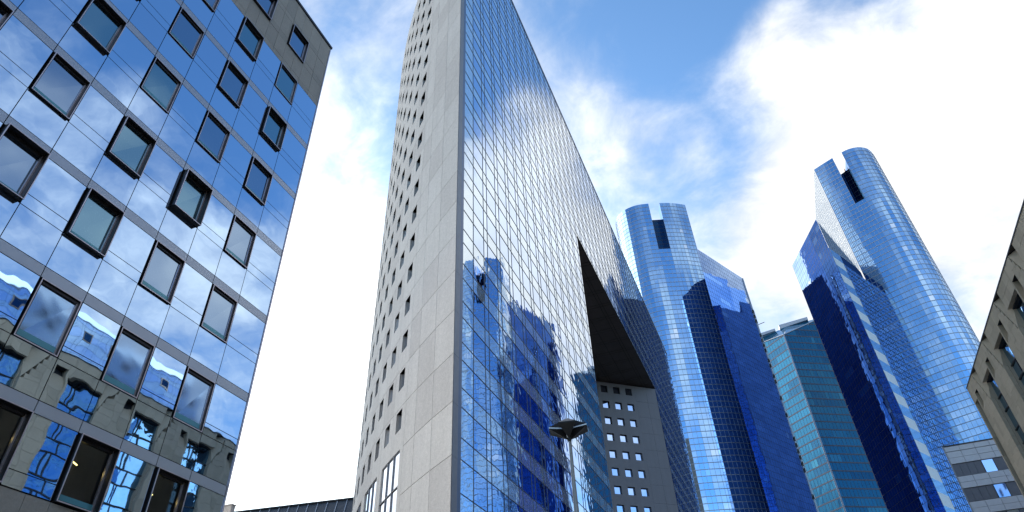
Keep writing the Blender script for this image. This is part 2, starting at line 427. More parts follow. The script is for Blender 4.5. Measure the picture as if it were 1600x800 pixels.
# ------------------------------------------------------------------ curtain-wall helper for towers
def along(path, step):
    L = [0]
    for a, b in zip(path, path[1:]): L.append(L[-1] + math.dist(a, b))
    n = max(1, round(L[-1] / step)); out = []
    for i in range(n + 1):
        x = L[-1] * i / n; j = 0
        while j < len(path) - 2 and x > L[j + 1]: j += 1
        u = (x - L[j]) / (L[j + 1] - L[j])
        out.append((path[j][0] + u * (path[j + 1][0] - path[j][0]), path[j][1] + u * (path[j + 1][1] - path[j][1])))
    return out
def smooth(path, n=5):
    P = [np.array(p, float) for p in path]; out = []
    for i in range(len(P) - 1):
        p0 = P[i - 1] if i else 2 * P[0] - P[1]; p3 = P[i + 2] if i + 2 < len(P) else 2 * P[-1] - P[-2]
        p1, p2 = P[i], P[i + 1]
        for k in range(n):
            t = k / n
            out.append(tuple(.5 * (2 * p1 + (p2 - p0) * t + (2 * p0 - 5 * p1 + 4 * p2 - p3) * t * t + (3 * p1 - p0 - 3 * p2 + p3) * t ** 3)))
    out.append(tuple(P[-1])); return out
def normal2(a, b):                              # unit normal of a plan segment, turned to the eye
    d = (b[0] - a[0], b[1] - a[1]); l = math.hypot(*d); n = (-d[1] / l, d[0] / l)
    if n[0] * a[0] + n[1] * a[1] > 0: n = (-n[0], -n[1])
    return n
def curtain(gl, mu, pts, z0, z1, fh, mats, mk_, wts=(7, 3, 3, .5), hw=.2, vw=.07, tilt=.0018, proud=.06, run=.6, skip=None, vert=True):
    """cells of glass with floor bars and mullions; z1 is a number or f(i) giving the top above plan point i"""
    zt = z1 if callable(z1) else (lambda i: z1)
    nf = int(math.ceil((max(zt(i) for i in range(len(pts))) - z0) / fh))
    for k in range(nf):
        last = 0
        for i in range(len(pts) - 1):
            a, b = pts[i], pts[i + 1]
            if skip and skip(i, z0 + (k + .5) * fh): continue
            za, zb = min(z0 + (k + 1) * fh, zt(i)), min(z0 + (k + 1) * fh, zt(i + 1)); zl = z0 + k * fh
            if za <= zl + .05 and zb <= zl + .05: continue
            n = normal2(a, b)
            if random.random() > run: last = random.choices(range(len(mats)), wts)[0]
            x, y, w_ = jit(tilt), jit(tilt), jit(tilt)
            q = [(a[0] + n[0] * x, a[1] + n[1] * x, zl), (b[0] - n[0] * x, b[1] - n[1] * x, zl),
                 (b[0] + n[0] * y, b[1] + n[1] * y, max(zb, zl)), (a[0] + n[0] * w_, a[1] + n[1] * w_, max(za, zl))]
            gl.poly(q, mats[last])
            if min(za, zb) > zl + .05:
                o0, o1 = (n[0] * .02, n[1] * .02), (n[0] * proud, n[1] * proud)
                mu.hexa([(a[0] - o0[0], a[1] - o0[1], zl), (b[0] - o0[0], b[1] - o0[1], zl), (b[0] + o1[0], b[1] + o1[1], zl), (a[0] + o1[0], a[1] + o1[1], zl),
                         (a[0] - o0[0], a[1] - o0[1], zl + hw), (b[0] - o0[0], b[1] - o0[1], zl + hw), (b[0] + o1[0], b[1] + o1[1], zl + hw), (a[0] + o1[0], a[1] + o1[1], zl + hw)], mk_)
    if vert:
        for i in range(len(pts)):
            a = pts[i]; j = i if i < len(pts) - 1 else i - 1
            n = normal2(pts[j], pts[j + 1]); d = (-n[1] * vw / 2, n[0] * vw / 2)
            segs = [(z0, zt(i))]
            if skip:
                segs = []; cur = None
                for k in range(nf):
                    zc = z0 + (k + .5) * fh
                    on = not (skip(min(i, len(pts) - 2), zc) and skip(max(i - 1, 0), zc))
                    if on and cur is None: cur = z0 + k * fh
                    if (not on) and cur is not None: segs.append((cur, z0 + k * fh)); cur = None
                if cur is not None: segs.append((cur, zt(i)))
            for (u, v) in segs:
                if v - u < .1: continue
                p = proud * .8
                c4 = [(a[0] - d[0] - n[0] * .02, a[1] - d[1] - n[1] * .02), (a[0] + d[0] - n[0] * .02, a[1] + d[1] - n[1] * .02), (a[0] + d[0] + n[0] * p, a[1] + d[1] + n[1] * p), (a[0] - d[0] + n[0] * p, a[1] - d[1] + n[1] * p)]
                mu.hexa([(*c, u) for c in c4] + [(*c, v) for c in c4], 'mullion_dark' if mk_ == 'mullion_dark' else mk_)

# ------------------------------------------------------------------ wedge tower: granite end and glass side
TC = -16.0; SC0 = 31.89; SE = 159.6; ROOFC = 88.95
CC = (97.18, 28.99); CR = 79.262; A0 = math.atan2(-16 - 28.99, 31.888 - 97.18)
def arc(l, out=0.0):
    a = A0 + l / CR; r_ = CR + out
    return (CC[0] + r_ * math.cos(a), CC[1] + r_ * math.sin(a))
WT = thing('wedge_tower', 'tall wedge shaped tower with grey granite end, punched windows and a sheer blue glass side', 'tower', (80, -40))
ZB = -EYE
# granite end -------------------------------------------------------
PH = 3.28; HEAD0 = 20.92; LW0, LP, LWW = 8.02, 2.655, 1.16
rows = [HEAD0 + PH * i for i in range(20)]
NC = 13
gw = MB(); wins = []
def apanel(l0, l1, z0, z1, k='concrete', g_=.018):
    if l1 - l0 < .03 or z1 - z0 < .03: return
    a, b = arc(l0 + g_), arc(l1 - g_); c, d = arc(max(l0 + g_, .42), -.2), arc(l1 - g_, -.2)
    z0 += g_; z1 -= g_
    gw.hexa([(*a, z0), (*b, z0), (*d, z0), (*c, z0), (*a, z1), (*b, z1), (*d, z1), (*c, z1)], k)
lend = LW0 + LP * NC
lj = [0, 2.7, 5.35]
ck = lambda: random.choice(('concrete', 'concrete', 'concrete_pale', 'concrete_dark'))
zt0 = rows[0] - 2.25 - .0        # level under the lowest window row
for i in range(-7, 21):
    za = HEAD0 + .22 + PH * (i - 1); zb = min(za + PH, ROOFC)
    if zb <= za: continue
    for q in range(3):
        apanel(lj[q], (lj + [LW0 - .75])[q + 1], max(za, ZB), zb, ck())
    for j in range(NC):
        l0 = LW0 + LP * j; pl, pr = l0 - .75, l0 - .75 + LP
        if 0 <= i < 20:
            h = rows[i]; tk = ck(); e = .016
            apanel(pl + e, l0, za + e, zb - e, tk, 0.0); apanel(l0 + LWW, pr - e, za + e, zb - e, tk, 0.0)
            apanel(l0, l0 + LWW, za + e, h - 1.52, tk, 0.0); apanel(l0, l0 + LWW, h, zb - e, tk, 0.0)
            wins.append((l0, h - 1.52, LWW, 1.52, j))
        elif i >= 20 or i == 0:
            apanel(pl, pr, za, zb, ck())
        else:
            if j % 2 == 0 and j < 8 and i == -1:
                apanel(pl, pr + LP, 17.9, zb, 'concrete')
            if j >= 8: apanel(pl, pr, max(za, ZB), zb, ck())
# piers between the tall glazed bays
for j in range(0, 8, 2):
    l0 = LW0 + LP * j
    apanel(l0 - .75, l0 - .12, ZB, 17.9, 'concrete'); apanel(l0 + 3.85, l0 - .75 + 2 * LP, ZB, 17.9, 'concrete')
part(gw, 'granite_wall', WT)
bkw = MB()
outer = [arc(l, -.62) for l in np.linspace(1.3, lend - .8, 40)]
outerb = [arc(l, -.24) for l in np.linspace(0.05, lend - .8, 40)]
def wall_sheet(mb, pts, z0, z1, k):
    for a, b in zip(pts, pts[1:]): mb.poly([(*a, z0), (*b, z0), (*b, z1), (*a, z1)], k)
wall_sheet(bkw, outer, ZB, ROOFC - .1, 'joint')
# dark fill behind the joints of the plain part
wall_sheet(bkw, [arc(l, -.29) for l in np.linspace(.6, lend - .8, 50)], ZB, ROOFC - .1, 'joint')
part(bkw, 'backing_wall', WT)
def win_mb(mb, l0, z0, w_, h_):
    # reveals (granite returns) and the pane set back in the opening
    a, b = arc(l0), arc(l0 + w_); c, d = arc(l0, -.24), arc(l0 + w_, -.24)
    mb.poly([(*a, z0), (*c, z0), (*c, z0 + h_), (*a, z0 + h_)], 'concrete'); mb.poly([(*b, z0), (*d, z0), (*d, z0 + h_), (*b, z0 + h_)], 'concrete')
    mb.poly([(*a, z0), (*b, z0), (*d, z0), (*c, z0)], 'concrete'); mb.poly([(*a, z0 + h_), (*b, z0 + h_), (*d, z0 + h_), (*c, z0 + h_)], 'fin_metal')
def pane_mb(mb, l0, z0, w_, h_):
    c, d = arc(l0, -.2), arc(l0 + w_, -.2)
    mb.poly([(*c, z0), (*d, z0), (*d, z0 + h_), (*c, z0 + h_)], 'hole_pane')
wins.sort(key=lambda q: q[4] * 1.6 + q[1] * .055)
rest = MB()
for idx, (l0, z0, w_, h_, j) in enumerate(wins):
    if idx < 96:
        mb = MB(); win_mb(mb, l0, z0, w_, h_); wo_ = part(mb, 'window', WT)
        mb = MB(); pane_mb(mb, l0, z0, w_, h_); part(mb, 'pane', WT, wo_)
    else:
        win_mb(rest, l0, z0, w_, h_); pane_mb(rest, l0, z0, w_, h_)
ro = part(rest, 'window_rows', WT); ro['kind'] = 'stuff'
for j in range(0, 8, 2):
    l0 = LW0 + LP * j - .12
    fb = MB(); gb = MB(); z = 17.9; L3 = 3.97 / 3
    a, b = arc(l0, -.12), arc(l0 + 3.97, -.12)
    while z > ZB + 1:
        zn = z - 2.5
        for q in range(3):
            p, r_ = arc(l0 + L3 * q + .03, -.10 + jit(.004)), arc(l0 + L3 * (q + 1) - .03, -.10 + jit(.004))
            gb.poly([(*p, zn + .04), (*r_, zn + .04), (*r_, z - .04), (*p, z - .04)], 'hole_pane')
        e, f_ = arc(l0, -.02), arc(l0 + 3.97, -.02); e2, f2 = arc(l0, -.15), arc(l0 + 3.97, -.15)
        fb.hexa([(*e2, zn - .04), (*f2, zn - .04), (*f_, zn - .04), (*e, zn - .04), (*e2, zn + .04), (*f2, zn + .04), (*f_, zn + .04), (*e, zn + .04)], 'dark_metal')
        z = zn
    for q in (1, 2):
        e = arc(l0 + L3 * q - .02, -.02); f_ = arc(l0 + L3 * q + .02, -.02); e2 = arc(l0 + L3 * q - .02, -.15); f2 = arc(l0 + L3 * q + .02, -.15)
        fb.hexa([(*e2, ZB), (*f2, ZB), (*f_, ZB), (*e, ZB), (*e2, 17.9), (*f2, 17.9), (*f_, 17.9), (*e, 17.9)], 'fin_metal')
    wo_ = part(fb, 'glazed_bay', WT); part(gb, 'pane', WT, wo_)
# corner fin ---------------------------------------------------------
fin = MB()
for i in range(-7, 21):
    za = max(HEAD0 + .22 + PH * (i - 1), ZB); zb = min(HEAD0 + .22 + PH * i, ROOFC)
    if zb > za:
        fin.box((SC0 + .10, TC - .06, za + .012), (SC0 + .80, TC + .015, zb - .012), 'fin_metal')
        fin.box((SC0 + .81, TC - .06, za + .002), (SC0 + 1.25, TC + .004, zb - .002), 'fin_blue')
part(fin, 'corner_fin', WT)
# glass side -----------------------------------------------------------
xs = [SC0 + 1.26, 34.9]
x = 34.9
while x < SE - 3: xs += [x + 2.0, x + 2.735]; x += 2.735
xs.append(SE)
zs = []                          # (z0, z1, is vision)
VB, FP, VH = 35.65, 3.265, 1.95
for i in range(-12, 17):
    b_ = VB + FP * i
    zs.append((b_, b_ + VH, True)); zs.append((b_ + VH, b_ + FP, False))
H0, H1, HZ = 70.4, 122.4, 61.25
cg = MB(); cm = MB()
def cpane(s0, s1, z0, z1, k):
    a, b_ = jit(.0015), jit(.0015); w_, h_ = s1 - s0, z1 - z0
    f = lambda x_, y_: TC + a * (x_ - .5) * w_ + b_ * (y_ - .5) * h_
    cg.poly([(s0, f(0, 0), z0), (s1, f(1, 0), z0), (s1, f(1, 1), z1), (s0, f(0, 1), z1)], k)
def clip(s0, s1, z0, z1):        # parts of a cell outside the opening
    if s1 <= H0 or s0 >= H1 or z0 >= HZ: return [(s0, s1, z0, z1)]
    out = []
    if s0 < H0: out.append((s0, H0, z0, z1))
    if s1 > H1: out.append((H1, s1, z0, z1))
    if z1 > HZ: out.append((max(s0, H0), min(s1, H1), HZ, z1))
    return out
for (z0, z1, vis) in zs:
    z0 = max(z0, ZB); z1 = min(z1, ROOFC - .3)
    if z1 <= z0: continue
    for i in range(len(xs) - 1):
        wide = (i >= 1 and (i % 2 == 1))
        k = 'vision' if (vis and wide) else ('vision_mid' if vis and i else 'spandrel')
        for c in clip(xs[i], xs[i + 1], z0, z1): cpane(*c, k)
    for (a, b_) in ([(xs[0], SE)] if z0 > HZ else [(xs[0], H0), (H1, SE)]):
        cm.box((a, TC - .05, z0 - .016), (b_, TC + .03, z0 + .016), 'mullion_dark')
for x in xs[1:-1]:
    z0 = HZ if H0 < x < H1 else ZB
    cm.box((x - .014, TC - .05, z0), (x + .014, TC + .03, ROOFC - .3), 'mullion_dark')
gs = part(cg, 'curtain_wall', WT); part(cm, 'mullions', WT)
cop = MB(); cop.box((SC0 + 1.2, TC - .6, ROOFC - .3), (SE, TC + .06, ROOFC), 'fin_metal'); part(cop, 'roof_edge', WT)
# opening: soffit, granite return with windows
JD = np.array([-8.37, -9.69]); JD = JD / np.hypot(*JD)
def jam(l, out=0.0): return (H1 + JD[0] * l - JD[1] * out, TC - .02 + JD[1] * l + JD[0] * out)
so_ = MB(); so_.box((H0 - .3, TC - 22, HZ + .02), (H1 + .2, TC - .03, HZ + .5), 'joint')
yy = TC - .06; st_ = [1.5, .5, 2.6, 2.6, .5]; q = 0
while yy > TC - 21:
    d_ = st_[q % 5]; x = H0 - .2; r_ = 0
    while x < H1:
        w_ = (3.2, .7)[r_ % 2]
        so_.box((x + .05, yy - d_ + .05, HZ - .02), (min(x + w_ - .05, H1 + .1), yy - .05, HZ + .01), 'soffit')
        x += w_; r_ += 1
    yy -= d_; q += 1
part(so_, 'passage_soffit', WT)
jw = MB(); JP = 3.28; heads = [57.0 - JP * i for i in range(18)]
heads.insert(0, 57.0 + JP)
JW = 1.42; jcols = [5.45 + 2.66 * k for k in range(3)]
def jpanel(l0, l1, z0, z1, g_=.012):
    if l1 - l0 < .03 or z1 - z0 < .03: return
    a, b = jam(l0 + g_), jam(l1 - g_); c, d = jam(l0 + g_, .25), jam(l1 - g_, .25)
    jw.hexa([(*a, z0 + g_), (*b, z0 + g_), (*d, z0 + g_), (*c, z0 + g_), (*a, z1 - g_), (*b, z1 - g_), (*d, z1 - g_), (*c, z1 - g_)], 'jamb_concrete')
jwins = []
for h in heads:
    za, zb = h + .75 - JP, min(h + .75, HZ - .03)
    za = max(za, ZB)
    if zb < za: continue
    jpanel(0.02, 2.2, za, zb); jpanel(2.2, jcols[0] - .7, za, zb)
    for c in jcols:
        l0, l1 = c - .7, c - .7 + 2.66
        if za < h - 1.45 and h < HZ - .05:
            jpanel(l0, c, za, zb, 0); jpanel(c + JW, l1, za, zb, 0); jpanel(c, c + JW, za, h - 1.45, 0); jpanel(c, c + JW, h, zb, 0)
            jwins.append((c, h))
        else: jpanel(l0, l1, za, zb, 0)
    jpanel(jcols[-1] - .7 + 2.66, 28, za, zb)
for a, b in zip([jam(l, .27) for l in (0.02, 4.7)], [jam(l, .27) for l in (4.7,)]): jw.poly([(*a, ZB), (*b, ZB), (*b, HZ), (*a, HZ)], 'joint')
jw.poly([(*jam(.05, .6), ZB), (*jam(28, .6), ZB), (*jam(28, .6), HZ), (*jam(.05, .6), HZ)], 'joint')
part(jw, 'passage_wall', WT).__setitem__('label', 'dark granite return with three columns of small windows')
for (c, h) in jwins:
    mb = MB(); z0 = h - 1.45
    a, b = jam(c), jam(c + JW); e, f_ = jam(c, .4), jam(c + JW, .4)
    mb.poly([(*a, z0), (*e, z0), (*e, h), (*a, h)], 'dark_metal'); mb.poly([(*b, z0), (*f_, z0), (*f_, h), (*b, h)], 'dark_metal')
    mb.poly([(*a, z0), (*b, z0), (*f_, z0), (*e, z0)], 'concrete'); mb.poly([(*a, h), (*b, h), (*f_, h), (*e, h)], 'dark_metal')
    wo_ = part(mb, 'window', WT)
    mb = MB(); e, f_ = jam(c, .36), jam(c + JW, .36); y_ = jit(.01)
    mb.poly([(*e, z0), (*f_, z0), (f_[0], f_[1] + y_, h), (e[0], e[1] + y_, h)], 'jamb_pane'); part(mb, 'pane', WT, wo_)
# solid body behind the skins
bd = MB()
back1 = [arc(l, -.7) for l in np.linspace(1.2, lend - 3, 24)]
e_ = arc(lend - 3, -.7)
bd.prism([(H0 - .05, TC - .35), *back1, (H0 - .05, e_[1])], ZB, ROOFC - .2, 'core')
bd.prism([(H0 - .05, TC - .35), (H0 - .05, e_[1]), (SE - .1, e_[1]), (SE - .1, TC - .35)], HZ + .6, ROOFC - .2, 'core')
bd.prism([jam(.3, .8), jam(26, .8), (SE - .1, e_[1]), (SE - .1, TC - .35), (H1 + .9, TC - .35)], ZB, HZ + .55, 'core')
part(bd, 'core_body', WT)

# ------------------------------------------------------------------ the pair of curved glass towers
ZT = 170.0; ZP = 135.0; FH = 1.87
def tower_near():
    T = thing('curved_tower', 'left one of two curved blue glass towers, wing on its right', 'tower', (210, -12), 'pair of curved blue glass towers')
    p1 = smooth([(204, -28.9), (200, -28.9), (196, -28.5), (192.6, -27.2), (190.5, -25.0), (189.1, -21.7), (188.85, -18), (189.8, -14.1)])
    p2 = smooth([(191.25, -10.1), (193.2, -5.8), (196.3, -1.33)])
    ps = [(189.8, -14.1), (191.25, -10.1)]
    gl = MB(); mu = MB(); TW = ['tw0', 'tw1', 'tw2', 'tw3']
    zb = ZT - FH * 92
    curtain(gl, mu, along(p1, 1.32), zb, ZT, FH, TW, 'mullion_pale')
    curtain(gl, mu, along(p2, 1.32), zb, ZT, FH, TW, 'mullion_pale')
    curtain(gl, mu, along(ps, 1.32), zb, 147.6, FH, TW, 'mullion_pale')
    part(gl, 'curved_glass_wall', T); part(mu, 'mullions', T)
    # the notch
    rc = MB(); rm = MB()
    bkpts = [(194.0, -15.2), (195.4, -11.2)]
    curtain(rc, rm, along(bkpts, 1.3), 147.6, 165.4, FH, ['recess_glass'], 'mullion_dark', (1,), proud=.05)
    rc.poly([(189.85, -14.08, 147.6), (194.0, -15.2, 147.6), (194.0, -15.2, 170), (189.85, -14.08, 170)], 'recess_glass')
    rc.poly([(191.2, -10.12, 147.6), (195.4, -11.2, 147.6), (195.4, -11.2, 170), (191.2, -10.12, 170)], 'tw2')
    rc.poly([(189.8, -14.1, 147.62), (191.25, -10.1, 147.62), (195.4, -11.2, 147.62), (194, -15.2, 147.62)], 'mullion_pale')
    ro_ = part(rc, 'notch_recess', T); part(rm, 'mullions', T, ro_)
    # solid body
    bd = MB(); ins = lambda P: [(a + .35, b) for a, b in P]
    bd.prism([*ins(p1)[:-1], (190.0, -14.6), (194.4, -15.3), (215, -15.3), (226, -24), (212, -30)], ZB, ZT - .3, 'dk0')
    bd.prism([*[(a + .35, b - .1) for a, b in p2], (214, -2), (226, -8), (215, -11.3), (195.8, -11.3)], ZB, ZT - .3, 'dk0')
    bd.prism([(194.5, -15.4), (215, -15.4), (215, -11.1), (195.7, -11.1)], ZB, 165.2, 'dk2')
    bd.prism([(190.3, -14.3), (194.3, -15.2), (195.6, -11.2), (191.6, -10.1)], ZB, 147.3, 'dk2')
    part(bd, 'core_body', T)
    # prism wing
    gl = MB(); mu = MB(); a, b = (178.5, -1.4), (201.66, 10.5)
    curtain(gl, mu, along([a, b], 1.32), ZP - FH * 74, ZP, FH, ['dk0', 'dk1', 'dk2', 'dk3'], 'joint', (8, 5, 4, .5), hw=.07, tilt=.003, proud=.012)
    wg = part(gl, 'prism_wing', T); part(mu, 'mullions', T, wg)
    bd = MB(); bd.prism([(179.6, -1.4), (201.6, 10.0), (204, 9.4), (206, -1.3), (196.6, -1.5)], ZB, ZP - .3, 'rear'); part(bd, 'wing_body', T)
    bd = MB(); bd.prism([(214, -3.2), (246, -3.0), (246, -30), (214, -26)], ZB, 149, 'rear'); part(bd, 'rear_wing', T)
    ed = MB(); z = 122.0
    while z > ZB:
        if random.random() < .62: ed.box((201.7, 10.5, z), (202.5, 11.05, z + 1.3), 'pale_glass')  # white boxes at random heights paint the glints along the wing edge
        z -= FH
    ed.box((201.7, 10.55, ZB), (202.4, 10.9, ZP - .2), 'mullion_pale')
    part(ed, 'edge_fins', T)
    return T
def tower_far():
    T = thing('curved_tower', 'right one of two curved blue glass towers, with striped edge and pointed wing', 'tower', (214, 52), 'pair of curved blue glass towers')
    TW = ['tw0', 'tw1', 'tw2', 'tw3']; zb = ZT - FH * 92
    p1 = smooth([(197.2, 45.6), (195.3, 49.0), (193.8, 51.9)])
    ps = [(193.8, 51.9), (192.25, 55.05)]
    p2 = smooth([(192.25, 55.05), (191.6, 57.3), (192.0, 60.5), (194.1, 63.55), (197.6, 65.55), (202, 66.8), (208, 67.4)])
    gl = MB(); mu = MB()
    curtain(gl, mu, along(p1, 1.3), zb, ZT, FH, TW, 'mullion_pale')
    curtain(gl, mu, along(ps, 1.3), zb, 147.6, FH, TW, 'mullion_pale')
    curtain(gl, mu, along(p2, 1.3), zb, ZT, FH, TW, 'mullion_pale')
    part(gl, 'curved_glass_wall', T); part(mu, 'mullions', T)
    rc = MB(); rm = MB()
    A, B_, C_, D_ = (193.8, 51.9), (192.25, 55.05), (196.3, 56.3), (198.4, 53.3)
    curtain(rc, rm, along([D_, C_], 1.3), 147.6, 165.4, FH, ['recess_glass'], 'mullion_dark', (1,), proud=.05)
    rc.poly([(*A, 147.6), (*D_, 147.6), (*D_, 170), (*A, 170)], 'recess_glass'); rc.poly([(*B_, 147.6), (*C_, 147.6), (*C_, 170), (*B_, 170)], 'recess_glass')
    rc.poly([(*A, 147.62), (*B_, 147.62), (*C_, 147.62), (*D_, 147.62)], 'mullion_pale')
    ro_ = part(rc, 'notch_recess', T); part(rm, 'mullions', T, ro_)
    am = MB(); am.bar((200.5, 55.6, 165.3), (200.5, 55.6, 169.4), .35, 'orange', 6, .1); part(am, 'roof_mast', T)
    bd = MB()
    bd.prism([(197.5, 45.9), (195.6, 49.2), (194.2, 51.9), (198.6, 53.4), (228, 53.6)], ZB, ZT - .3, 'dk0')
    bd.prism([*[(a + .35, b) for a, b in p2], (240, 60), (220, 56.2), (196.5, 56.2)], ZB, ZT - .3, 'dk0')
    bd.prism([(198.7, 53.5), (196.6, 56.1), (220, 56.1), (220, 53.5)], ZB, 165.2, 'dk2')
    bd.prism([(194.2, 52.0), (192.7, 55.05), (196.4, 56.1), (198.5, 53.5)], ZB, 147.3, 'dk2')
    part(bd, 'core_body', T)
    # prism wing: dark left face
    a, b, c = (201.92, 27.44), (179.67, 35.94), (197.15, 45.5)
    gl = MB(); mu = MB()
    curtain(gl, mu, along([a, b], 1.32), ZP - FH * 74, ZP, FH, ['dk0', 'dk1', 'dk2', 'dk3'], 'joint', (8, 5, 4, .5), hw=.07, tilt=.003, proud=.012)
    wg = part(gl, 'prism_wing', T); part(mu, 'mullions', T, wg)
    # return face: striped strip, then blue diamonds, pale screen above
    u = lambda f: (b[0] + (c[0] - b[0]) * f, b[1] + (c[1] - b[1]) * f)
    stp = MB(); z = 120.0; i = 0
    while z > ZB:
        stp.poly([(*u(.0), z), (*u(.33), z), (*u(.33), z + 3.2), (*u(0), z + 3.2)], 'pale_glass' if i % 2 else 'pale_glass2')
        z -= 3.2; i += 1
    part(stp, 'striped_edge', T)
    gl = MB(); mu = MB()
    curtain(gl, mu, along([u(.33), u(.998)], 1.5), 120 - FH * 66, 120.0, FH, ['dk1', 'dk0', 'tw2'], 'mullion_dark', (4, 4, 1), hw=.08, tilt=.03)
    sf = part(gl, 'return_face', T); part(mu, 'mullions', T, sf)
    sc_ = MB()
    n = 12
    for q in range(n):
        f0, f1 = q / n, (q + 1) / n; z1 = lambda f: ZP + .1 + (ZT - ZP) * f
        sc_.poly([(*u(f0 + .012), 123.2), (*u(f1 - .012), 123.2), (*u(f1 - .012), z1(f1 - .012)), (*u(f0 + .012), z1(f0 + .012))], 'screen')
        p = u(f0); sc_.bar((*p, 123.2), (*p, z1(f0)), .07, 'white_panel', 4)
    part(sc_, 'glass_screen', T)
    bd = MB(); bd.prism([(202.6, 28.1), (180.6, 36.1), (196.9, 45.1), (226, 40), (222, 32)], ZB, [ZP - .3, ZP - .3, 122.8, 122.8, ZP - .3], 'rear'); part(bd, 'wing_body', T)
    bd = MB(); bd.prism([(216, 34), (246, 39.5), (252, 56), (222, 44)], ZB, 143, 'rear'); part(bd, 'rear_wing', T)
    return T
def screen_mat():
    m, t, b = new_mat('screen_glass'); t.nodes.remove(b)
    tr = nd(t, 'ShaderNodeBsdfTransparent'); tr.inputs[0].default_value = (.93, .97, .98, 1)
    g_ = nd(t, 'ShaderNodeBsdfPrincipled'); g_.inputs['Base Color'].default_value = (.75, .83, .86, 1); g_.inputs['Roughness'].default_value = .1
    mx_ = nd(t, 'ShaderNodeMixShader'); mx_.inputs[0].default_value = .35
    t.links.new(tr.outputs[0], mx_.inputs[1]); t.links.new(g_.outputs[0], mx_.inputs[2]); t.links.new(mx_.outputs[0], t.nodes['Material Output'].inputs[0])
    return m
M['screen'] = screen_mat()
tower_near(); tower_far()

# ------------------------------------------------------------------ teal tower between the pair
def teal_tower():
    T = thing('teal_tower', 'lower teal glass tower with a folded front and sloping roof between the two curved towers', 'tower', (290, 24))
    L, Fo, Rr = (281, 12.0), (270, 23.2), (282, 43.0)
    zl, zf, zr = 151.0, 147.0, 158.0
    gl = MB(); mu = MB(); TE = ['te0', 'te1', 'te2', 'te3']
    a1 = along([L, Fo], 1.5); a2 = along([Fo, Rr], 1.5)
    curtain(gl, mu, a1, -2, lambda i: zl + (zf - zl) * i / (len(a1) - 1), 3.3, TE, 'mullion_dark', (5, 3, 4, 1), hw=.5, tilt=.02, run=.9)
    curtain(gl, mu, a2, -2, lambda i: zf + (zr - zf) * i / (len(a2) - 1), 3.3, TE, 'mullion_dark', (5, 5, 4, 2), hw=.5, tilt=.02, run=.9)
    part(gl, 'glass_wall', T); part(mu, 'mullions', T)
    ed = MB(); ed.bar((Fo[0] - .2, Fo[1], -2), (Fo[0] - .2, Fo[1], zf), .28, 'mullion_pale', 6)
    for (p, q, za, zb) in ((L, Fo, zl, zf), (Fo, Rr, zf, zr)):
        ed.bar((p[0] - .2, p[1], za), (q[0] - .2, q[1], zb), .25, 'mullion_pale', 6)
    part(ed, 'edge_trim', T)
    bd = MB(); bd.prism([(281.5, 12.2), (270.6, 23.2), (282.4, 42.8), (310, 44), (310, 14)], ZB, [zl - .4, zf - .4, zr - .4, zr - .4, zl - .4], 'te0'); part(bd, 'core_body', T)
    rf = MB()
    rf.poly([(L[0] + .5, L[1] + .2, zl), (Fo[0] + .5, Fo[1], zf), (288, 27, 160.5), (290, 14, 158.5)], 'te1')
    rf.poly([(Fo[0] + .6, Fo[1] + .3, zf), (Rr[0] + .5, Rr[1], zr), (291, 42, 163), (288, 27, 160.5)], 'te1')
    rf.hexa([(288, 13, 158.6), (291, 13, 158.6), (291, 22, 159.8), (288, 22, 159.8), (288, 13, 160.0), (291, 13, 160.0), (291, 22, 161.0), (288, 22, 161.0)], 'white_panel')
    rf.hexa([(288, 24, 160.2), (292, 24, 160.2), (292, 37, 161.8), (288, 37, 161.8), (288, 24, 162.3), (292, 24, 162.3), (292, 37, 163.2), (288, 37, 163.2)], 'white_panel')
    part(rf, 'sloping_roof', T)
    cr = MB(); cr.bar((288, 13.5, 158), (288, 13.5, 164.5), .18, 'lamp_grey', 6); cr.bar((288, 13.2, 164.4), (287, 18.5, 164.9), .16, 'lamp_grey', 6); part(cr, 'roof_crane', T)
    return T
teal_tower()

